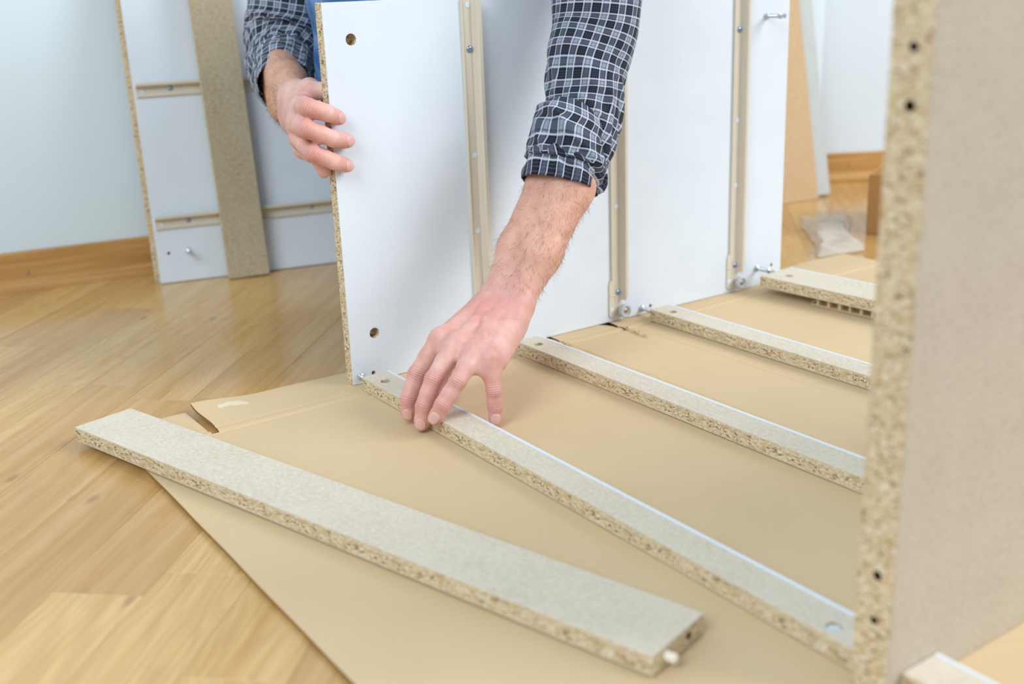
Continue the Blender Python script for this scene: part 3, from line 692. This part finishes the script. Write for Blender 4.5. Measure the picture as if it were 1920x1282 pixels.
g.cone(LW+Tn*.020-dors*.012+Dn*.015, pM-dors*.010-Dn*.012+Tn*.003, .0150, .0110, .012)      # heel of the hand
g.cone(LW-Tn*.016-dors*.010+Dn*.015, (iM+mM)/2-dors*.012-Dn*.02, .0160, .0120, .012)
# thumb, tucked behind the rail
thM, thI, thT = V(.083, -.123, .066), V(.052, -.118, .040), V(.0475, -.130, .0125)
g.cone(LW-Tn*.018-dors*.006+Dn*.012, thM, .0150, .0125, .012); g.cone(thM, thI, .0120, .0105, .006); g.cone(thI, thT, .0105, .0090, .004)
for (A_, B_, s_) in ((iM, mM, 1), (mM, rM, 1)): g.cone((A_+B_)/2-dors*.007+Dn*.004, (A_+B_)/2-dors*.007+Dn*.012, .0062, .0045, .006)     # webs
g.cone(rM-dors*.009, pM-dors*.009+Dn*.004, .0075, .0075, .008); g.cone((rM*.55+rP*.45)-dors*.004, (pM*.6+pP*.4), .0050, .0050, .012)
jl = []; 
for M_, P_, D_, T_, rr, nw in ((iM, iP, iD, iT, (.0112, .0094, .0085, .0074), .0054), (mM, mP, mD, mT, (.0115, .0096, .0087, .0077), .0058), (rM, rP, rD, rT, (.0108, .0090, .0083, .0074), .0056), (pM, pP, pD, pT, (.0097, .0082, .0076, .0069), .0052)):
    dn = unit(.72*TOCAM(D_)+.45*dors+.15*unit(P_-(M_+T_)/2)); finger(g, (M_, P_, D_, T_), rr, dn, nw=nw); jl += [(P_, unit(T_-M_), dn, .0075), (D_, unit(T_-P_), dn, .0035)]
# veins
vr = random.Random(3)
for st_, en in (((.25, -.5), (.75, -.2)), ((.2, .1), (.78, .25)), ((.45, -.1), (.85, .62)), ((.15, .6), (.6, .3))):
    pts = []
    for t in np.linspace(0, 1, 6):
        f = st_[0]+(en[0]-st_[0])*t; w = st_[1]+(en[1]-st_[1])*t
        c = LW*(1-f)+(mM*.5+rM*.5)*f+Tn*w*.026; rad = .0155*(1-f)+.0128*f
        pts.append(c+dors*(rad-.0030)+Tn*vr.uniform(-.002, .002))
    for A_, B_ in zip(pts, pts[1:]): g.cone(A_, B_, .0024, .0024, .004)
# wrist crease
v1, q1 = g.mesh()
r1_, wu1, wm1 = attrs(v1, jl+[(LW+dl*.016, fx, dl, .024)], [(c, .012) for c in (iM, mM, rM, pM, iP, mP, rP, pP)]+[(c, .015) for c in (iT, mT, rT, pT)]+[(c, .014) for c in (iD, mD, rD, pD)]+[(LW+Tl*.02+dl*.01, .016), (mM*.4+LW*.6+dors*.03, .035)])
sl_ = (v1-LW) @ fx; tan1 = np.clip((sl_-.01)/.09, 0, .55)
wm1 = wm1*np.where((sl_ > -.03) & (sl_ < .04), .6, 1)

# ---- right arm: gripping the panel's end edge -------------------------------------------------------
RW = V(.0085, .112, .314); RE = V(.086, .345, .357); RS = V(.185, .315, .625)
g = Grid((-.085, -.040, .225), (.155, .400, .42), .0016)
riM, rmM, rrM, rpM = V(-.0175, .036, .3225), V(-.0245, .034, .3050), V(-.0215, .037, .2870), V(-.0130, .050, .2735)
riP, rmP, rrP, rpP = V(-.0300, -.010, .3255), V(-.0350, -.012, .3030), V(-.0285, -.009, .2765), V(-.0110, .0170, .2665)
riD, rmD, rrD, rpD = V(-.0105, -.0150, .3180), V(-.0070, -.0160, .2905), V(-.0075, -.0150, .2655), V(-.0090, .0105, .2585)
riT, rmT, rrT, rpT = V(.0050, -.0085, .3110), V(.0130, -.0090, .2855), V(.0100, -.0085, .2585), V(-.0085, .0095, .2520)
Tr = unit(rpM-riM); Dr = unit((rmM+rrM)/2-RW); dorr = unit(np.cross(Tr, Dr)); dorr = dorr if dorr[0] < 0 else -dorr
fr = unit(RE-RW); Tq = unit(Tr-fr*(Tr @ fr)); dq = unit(np.cross(fr, Tq)); dq = dq if dq[0] < 0 else -dq
for s_, ra, rb in ((-1, .0170, .028), (1, .0175, .029)):
    g.cone(RW+Tq*s_*.0115, RW+fr*.07+Tq*s_*.0130, ra, ra+.0065, .012); g.cone(RW+fr*.07+Tq*s_*.013, RE-fr*.05+Tq*s_*.013, ra+.0065, rb-.002, .012); g.cone(RE-fr*.05+Tq*s_*.013, RE+Tq*s_*.006, rb-.002, .022, .012)
for mc, off, rb, rk in ((riM, -.0170, .0150, .0115), (rmM, -.0060, .0160, .0118), (rrM, .0060, .0155, .0112), (rpM, .0165, .0140, .0100)):
    g.cone(RW+Tr*off-Dr*.002, mc-dorr*.003, rb, rk, .012); g.ball(mc+dorr*.002, rk*.8, .006)
for M_, P_, D_, T_, rr, nw, na in ((riM, riP, riD, riT, (.0112, .0098, .0090, .0080), .0056, 1), (rmM, rmP, rmD, rmT, (.0114, .0099, .0091, .0081), .0058, 1), (rrM, rrP, rrD, rrT, (.0108, .0094, .0086, .0076), .0055, 1), (rpM, rpP, rpD, rpT, (.0098, .0085, .0078, .0070), .005, 0)):
    dn = unit(V(-.15, -1, .10)); finger(g, (M_, P_, D_, T_), rr, dn, nw=nw, nail=bool(na))
    jl2 = jl
tM, tI, tT = V(.0120, .074, .337), V(.0000, .046, .3385), V(.0200, .0275, .3360)
g.cone(RW-Tr*.014-dorr*.004, tM, .0150, .0125, .012); g.cone(tM, tI, .0120, .0105, .005); g.cone(tI, tT, .0105, .0092, .004)
g.cone(RW-Tr*.004-dorr*.01, riM*.5+tM*.5, .0130, .0090, .012)
v2, q2 = g.mesh()
rj = [(p, unit(t-m), V(-.3, -.95, .1), .009) for m, p, t in ((riM, riP, riT), (rmM, rmP, rmT), (rrM, rrP, rrT))]
r2_, wu2, wm2 = attrs(v2, rj, [(c, .016) for c in (riP, rmP, rrP, riT, rmT, rrT, rpP)]); wm2 *= .6
sl2 = (v2-RW) @ fr; tan_shade2 = np.clip((sl2+.03)/.06, 0, 1)  # right forearm: real tan plus its shade, both put into the colour

# ---- head, neck and trunk (above and behind what the picture shows) ------------------------------------
NK = V(.255, .120, .690); HD = V(.215, .035, .805); look = unit(V(-.25, -.62, -.74)); hup = unit(V(-.10, -.72, .68)); hup = unit(hup-look*(hup @ look)); hrt = np.cross(hup, look)
PEL = V(.385, .450, .310)
g = Grid((-.02, -.20, .15), (.60, .70, 1.0), .0048)
g.cone(NK-V(0, -.02, .03), HD-look*.01-hup*.04, .058, .054, .02); g.ell(HD+hup*.025, (hrt, look, hup), (.075, .095, .105), .01); g.ell(HD+look*.022-hup*.055, (hrt, look, hup), (.055, .062, .062), .02)
g.cone(HD+look*.088+hup*.01, HD+look*.108-hup*.028, .009, .014, .010)
for s_ in (-1, 1):
    g.ball(HD+look*.094+hup*.012+hrt*s_*.033, .015, .006, True); g.cone(HD+look*.088+hup*.030+hrt*s_*.016, HD+look*.082+hup*.030+hrt*s_*.048, .007, .006, .008)
    g.ell(HD+hrt*s_*.078-hup*.008, (hrt, look, hup), (.010, .020, .032), .006); g.cone(NK-V(0, -.03, .03), (LS if s_ > 0 else RS)+V(0, .03, 0), .05, .045, .03)
g.cone(HD+look*.084-hup*.060-hrt*.022, HD+look*.084-hup*.060+hrt*.022, .009, .009, .006); g.cone(HD+look*.098-hup*.060-hrt*.024, HD+look*.098-hup*.060+hrt*.024, .0035, .0035, .004, True)
g.cone(NK-V(-.02, -.08, .09), PEL+V(0, 0, .05), .095, .105, .04)
for S_, E_ in ((LS, px_y((1106, 130), -.092)), (RS, px_y((536, 70), .35))): g.cone(S_, E_, .040, .030, .02)
v3, q3 = g.mesh()
vall = np.vstack([v1, v2, v3]); qall = np.vstack([q1, q2+len(v1), q3+len(v1)+len(v2)])
body = mesh_obj('body', vall-V(.20, .30, FZ), qall, SKIN, man, True)
for nm, arr in (('red', (r1_, r2_)), ('wu', (wu1, wu2)), ('wm', (wm1, wm2)), ('tan', (tan1, tan_shade2))):
    at = body.data.attributes.new(nm, 'FLOAT', 'POINT'); z3 = np.zeros(len(v3)) if nm != 'tan' else np.full(len(v3), .5)
    at.data.foreach_set('value', np.concatenate([*arr, z3]).astype(np.float32))
ORG = V(.20, .30, FZ)
for c, ax, dd, nw, r, tp_ in NAILS:
    lat = np.cross(dd, ax); vs, fs = [], []; n, m_ = 9, 9
    for i in range(n):
        for j in range(m_):
            u = -1+2*i/(n-1); w = -1+2*j/(m_-1); L = .0070
            hw = nw*(1-.12*max(0, -w)**2-.30*max(0, w)**4); x = u*hw; yl = w*L*(1-(.42 if w < 0 else .14)*u*u)
            ang = x/(r*1.10); base = r+tp_*max(0, .0018-yl)+.0006-.0008*abs(w)**4
            vs.append(c+ax*yl+lat*(base*math.sin(ang))+dd*(base*math.cos(ang)-.10*r*max(0, w)**2)-ORG)
    for i in range(n-1):
        for j in range(m_-1): fs.append((i*m_+j, (i+1)*m_+j, (i+1)*m_+j+1, i*m_+j+1))
    o = mesh_obj('fingernail', vs, fs, NAIL, body, True); md = o.modifiers.new('s', 'SOLIDIFY'); md.thickness = .0006; md.offset = 0
for s_ in (-1, 1):
    bm = bmesh.new(); bmesh.ops.create_uvsphere(bm, u_segments=16, v_segments=12, radius=.0120); bmesh.ops.translate(bm, verts=bm.verts[:], vec=Vector(HD+look*.0755+hup*.012+hrt*s_*.033-ORG)); from_bm('eye', bm, EYEM, body, True)
g = Grid(HD-.16, HD+.16, .006); g.ell(HD+hup*.040-look*.016, (hrt, look, hup), (.083, .098, .105), .01); g.ell(HD+look*.075-hup*.01, (hrt, look, hup), (.085, .065, .075), .01, True); g.ball(HD-hup*.10+look*.03, .085, .01, True)
hv, hq = g.mesh(); mesh_obj('hair', hv-ORG, hq, HAIRM, man, True)
# fine hair on both forearms
def arm_hair(verts, W_, fx_, lo, hi, n, side, Lm):
    s_ = (verts-W_) @ fx_; idx = np.flatnonzero((s_ > lo) & (s_ < hi)); idx = rng.choice(idx, n); vs, fs = [], []
    ctr = W_+np.outer(s_[idx], fx_); nr = verts[idx]-ctr; nr /= np.linalg.norm(nr, axis=1)[:, None]
    for p, q in zip(verts[idx], nr):
        if rng.random() > .25+.75*max(0, q @ side): continue
        d_ = unit(-fx_*.8+q*.45+rng.normal(0, .35, 3)); L = Lm*rng.uniform(.5, 1.2); w = np.cross(d_, TOCAM(p)); w = unit(w)*.00009; k = len(vs)
        c1 = p+d_*L*.5; c2 = p+d_*L-q*L*.15
        vs += [p-w, p+w, c1+w*.8, c1-w*.8, c2]; fs += [(k, k+1, k+2, k+3), (k+3, k+2, k+4)]
    return vs, fs
va, fa = arm_hair(v1, LW, fx, .015, .15, 1500, unit(Tl+dl*.3), .011); vb, fb = arm_hair(v2, RW, fr, .0, .16, 1800, unit(dq*.6+Tq*.5), .010)
ah = mesh_obj('arm_hair', np.array(va+vb)-ORG, fa+[tuple(i+len(va) for i in f) for f in fb], HAIRM, body); ah['kind'] = 'stuff'

# ---- plaid shirt ---------------------------------------------------------------------------------------
def catmull(P, n, R=None, sm=3.0):
    """points (and radii) resampled evenly along the line and smoothed"""
    Q = np.array(P, float) if R is None else np.column_stack([np.array(P), R])
    s = np.concatenate([[0], np.cumsum(np.linalg.norm(np.diff(Q[:, :3], axis=0), axis=1))]); m = n*(len(P)-1)+1; u = np.linspace(0, s[-1], m)
    Z = np.column_stack([np.interp(u, s, Q[:, i]) for i in range(Q.shape[1])]); w = max(1, int(m*.05)); k = np.hanning(2*w+3)[1:-1]; k /= k.sum()
    pad = np.vstack([2*Z[0]-Z[w:0:-1], Z, 2*Z[-1]-Z[-2:-w-2:-1]]); Z = np.column_stack([np.convolve(pad[:, i], k, 'valid') for i in range(Z.shape[1])])
    return Z if R is None else (Z[:, :3], Z[:, 3])
def tube(path, rad, flat, nphi, fold, ref, uv0=0., squash=None):
    """swept cloth tube: rings along the path; returns verts, quads, uv"""
    n = len(path); tg = np.gradient(path, axis=0); tg /= np.linalg.norm(tg, axis=1)[:, None]; s = np.concatenate([[0], np.cumsum(np.linalg.norm(np.diff(path, axis=0), axis=1))])
    vs, uvs = [], []; a = ref
    for i in range(n):
        a = unit(ref-tg[i]*(ref @ tg[i])); b = np.cross(tg[i], a)
        for k in range(nphi+1):
            ph = 2*math.pi*k/nphi; dr = fold(s[i], ph % (2*math.pi), i/(n-1)); r = rad[i]
            p = path[i]+a*math.cos(ph)*(r+dr)+b*math.sin(ph)*(r*flat+dr)
            if squash is not None: p = squash(p, s[i], ph, a, b, tg[i])
            vs.append(p); uvs.append((ph*r*.97+uv0, s[i]))
    q = [(i*(nphi+1)+k, i*(nphi+1)+k+1, (i+1)*(nphi+1)+k+1, (i+1)*(nphi+1)+k) for i in range(n-1) for k in range(nphi)]
    return np.array(vs), q, uvs
def cloth(name, parts, parent):
    vs = np.vstack([p[0] for p in parts])-ORG; fs, uv, o = [], [], 0
    for p in parts: fs += [tuple(i+o for i in f) for f in p[1]]; uv += list(p[2]); o += len(p[0])
    ob = mesh_obj(name, vs, fs, PLAID, parent, True); l = ob.data.uv_layers.new(name='UVMap'); uv = np.array(uv); vi = np.array([x.vertex_index for x in ob.data.loops]); l.data.foreach_set('uv', uv[vi].astype(np.float32).ravel())
    md = ob.modifiers.new('s', 'SOLIDIFY'); md.thickness = .0012; md.offset = -1; return ob
def crumple(seed, amp, elbow, ew):
    def f(s, ph, t):
        q = Vector((math.cos(ph)*1.1+seed, math.sin(ph)*1.1, s*16)); a = amp*mnoise.noise(q)
        q2 = Vector((math.cos(ph)*1.6+seed, math.sin(ph)*1.6, s*30+ph*1.2)); w = math.exp(-((s-elbow)/ew)**2)
        rid = 1-abs(mnoise.noise(q2))*2.2
        return a+w*amp*1.5*(rid-.5)
    return f
def pxpath(L):            # (px, py, Y, half width in px) measured on the photo -> centre line and radius
    P, R = [], []
    for x, y, Y, hw in L:
        p = px_y((x, y), Y); P.append(p); R.append(hw*depth(p)/CF)
    return P, R
lst = [(1120, 0, -.085, 86), (1118, 52, -.087, 82), (1106, 104, -.090, 79), (1098, 142, -.094, 75), (1098, 176, -.097, 73), (1096, 216, -.103, 71), (1085, 258, -.108, 69), (1068, 300, -.112, 67), (1055, 334, -.117, 62)]
P_, R_ = pxpath(lst)
P_ = [LS+V(.0, .02, .01), LS*.55+P_[0]*.45]+P_; R_ = [.068, .058]+R_
path, rad = catmull(P_, 12, R_)
slen = np.linalg.norm(np.diff(path, axis=0), axis=1).sum()
sl_l = tube(path, rad, .92, 110, crumple(1.3, .0042, slen-.075, .060), RGT)
# right sleeve, elbow bent towards us
lst = [(548, -40, .352, 80), (545, 0, .352, 78), (540, 45, .352, 77), (532, 85, .345, 72), (526, 112, .318, 64), (528, 132, .285, 58), (531, 148, .250, 53), (533, 157, .225, 50)]
P2, R2 = pxpath(lst); P2 = [RS+V(.03, 0, .02), RS*.5+P2[0]*.5]+P2; R2 = [.068, .060]+R2
path2, rad2 = catmull(P2, 12, R2); slen2 = np.linalg.norm(np.diff(path2, axis=0), axis=1).sum()
sl_r = tube(path2, rad2, .95, 110, crumple(5.1, .0050, slen2-.12, .07), RGT)
# trunk of the shirt
g = Grid((.02, -.20, .18), (.66, .72, .84), .0075)
g.cone(NK-V(-.02, -.07, .10), PEL+V(0, -.02, .06), .125, .135, .05)
for S_ in (LS, RS): g.cone(NK-V(-.01, -.06, .06), S_+V(.0, .025, .005), .075, .070, .04)
g.ball(NK+V(-.01, -.02, .03), .052, .01, True)
tv, tq = g.mesh(); tuv = [(p[0]*.8-p[1]*.6, p[2]) for p in tv]
shirt = cloth('shirt', [sl_l, sl_r, (tv, [tuple(f) for f in tq], tuv)], man)
# rolled cuffs
def cuff_left():
    L = [(1090, 222, -.103, 75), (1080, 246, -.106, 83), (1070, 272, -.109, 79), (1066, 298, -.112, 76), (1062, 318, -.114, 74), (1054, 331, -.116, 71), (1050, 344, -.118, 71), (1049, 349, -.1185, 69)]
    P, R = pxpath(L); pa, ra = catmull(P, 8, R)
    f0 = crumple(9.7, .0030, .06, .05)
    def fold(s, ph, t):
        d = f0(s, ph, t)*(.4+.9*min(1, t*3)) + .0012*math.sin(s*330)*math.exp(-((t-.80)/.08)**2)
        tilt = .5-.5*math.cos(ph)                                    # 0 on the right, 1 on the left of the picture
        ed = .30+.42*(1-tilt)-.25*tilt                              # the roll starts higher on the left
        return d - (.012*max(0, (ed-t)/.5) if t < ed else 0) + (.0035*math.exp(-((t-ed-.05)/.05)**2))
    return tube(pa, ra, 1.09, 110, fold, unit(RGT+UPV*.10), .006)
cl = cuff_left(); cu = cloth('rolled_cuff', [cl], shirt)
def cuff_right():
    L = [(524, 108, .320, 63), (527, 128, .290, 62), (529, 142, .262, 59), (531, 151, .240, 56), (533, 158, .223, 54), (533.5, 160, .2195, 52)]
    P, R = pxpath(L); pa, ra = catmull(P, 8, R); f0 = crumple(3.7, .0030, .05, .05)
    return tube(pa, ra, .96, 110, lambda s, ph, t: f0(s, ph, t)-.010*max(0, (.2-t)/.2), RGT, .004)
cloth('rolled_cuff', [cuff_right()], shirt)

# ---- jeans and shoes ---------------------------------------------------------------------------------------
g = Grid((-.02, .0, FZ), (.75, .85, .60), .0060)
HR, HL = V(.315, .440, .330), V(.455, .430, .300); KR, AR = V(.1190, .118, .450), V(.190, .235, .085); KL, AL = V(.530, .130, .075), V(.525, .470, .070)
g.cone(HR, HL, .105, .105, .04); g.cone(HR, KR, .095, .072, .03); g.cone(KR, V(.1260, .135, .345), .071, .066, .02); g.cone(V(.126, .135, .345), AR, .066, .052, .02); g.cone(HL, KL, .095, .074, .03); g.cone(KL, AL, .070, .050, .02)
jv, jq = g.mesh()
for i in range(len(jv)): jv[i] += V(1, .3, .2)*.0025*mnoise.noise(Vector(jv[i]*26))
jn = mesh_obj('jeans', jv-ORG, jq, DENIM, man, True)
sv = catmull([KR+V(-.055, -.046, .05), KR+V(-.053, -.048, 0), V(.0765, .087, .395), V(.0800, .090, .345), V(.090, .10, .29)], 10)
t_ = tube(sv, np.full(len(sv), .0028), 1., 8, lambda s, p, t: .0006*math.sin(s*900), V(1, 0, 0)); mesh_obj('seam', t_[0]-ORG, t_[1], DENIM, jn, True)
for A_, d_ in ((AR, unit(V(-.25, -.9, 0))), (AL, unit(V(0, 1, -.05)))):
    g = Grid(A_-.22, A_+.22, .006); z0 = FZ+.012; b_ = V(A_[0], A_[1], z0+.020)
    if d_[1] < 0:
        g.cone(b_-d_*.03, b_+d_*.13, .040, .033, .02); g.cone(A_, b_-d_*.01, .045, .045, .02)
    else: g.cone(A_, A_+d_*.10-V(0, 0, .02), .045, .040, .02); g.cone(A_+d_*.06, A_+d_*.10-V(0, 0, .028), .042, .036, .02)
    fv, fq = g.mesh(); fv[:, 2] = np.maximum(fv[:, 2], FZ+.001); mesh_obj('shoe', fv-ORG, fq, SOLE, man, True)
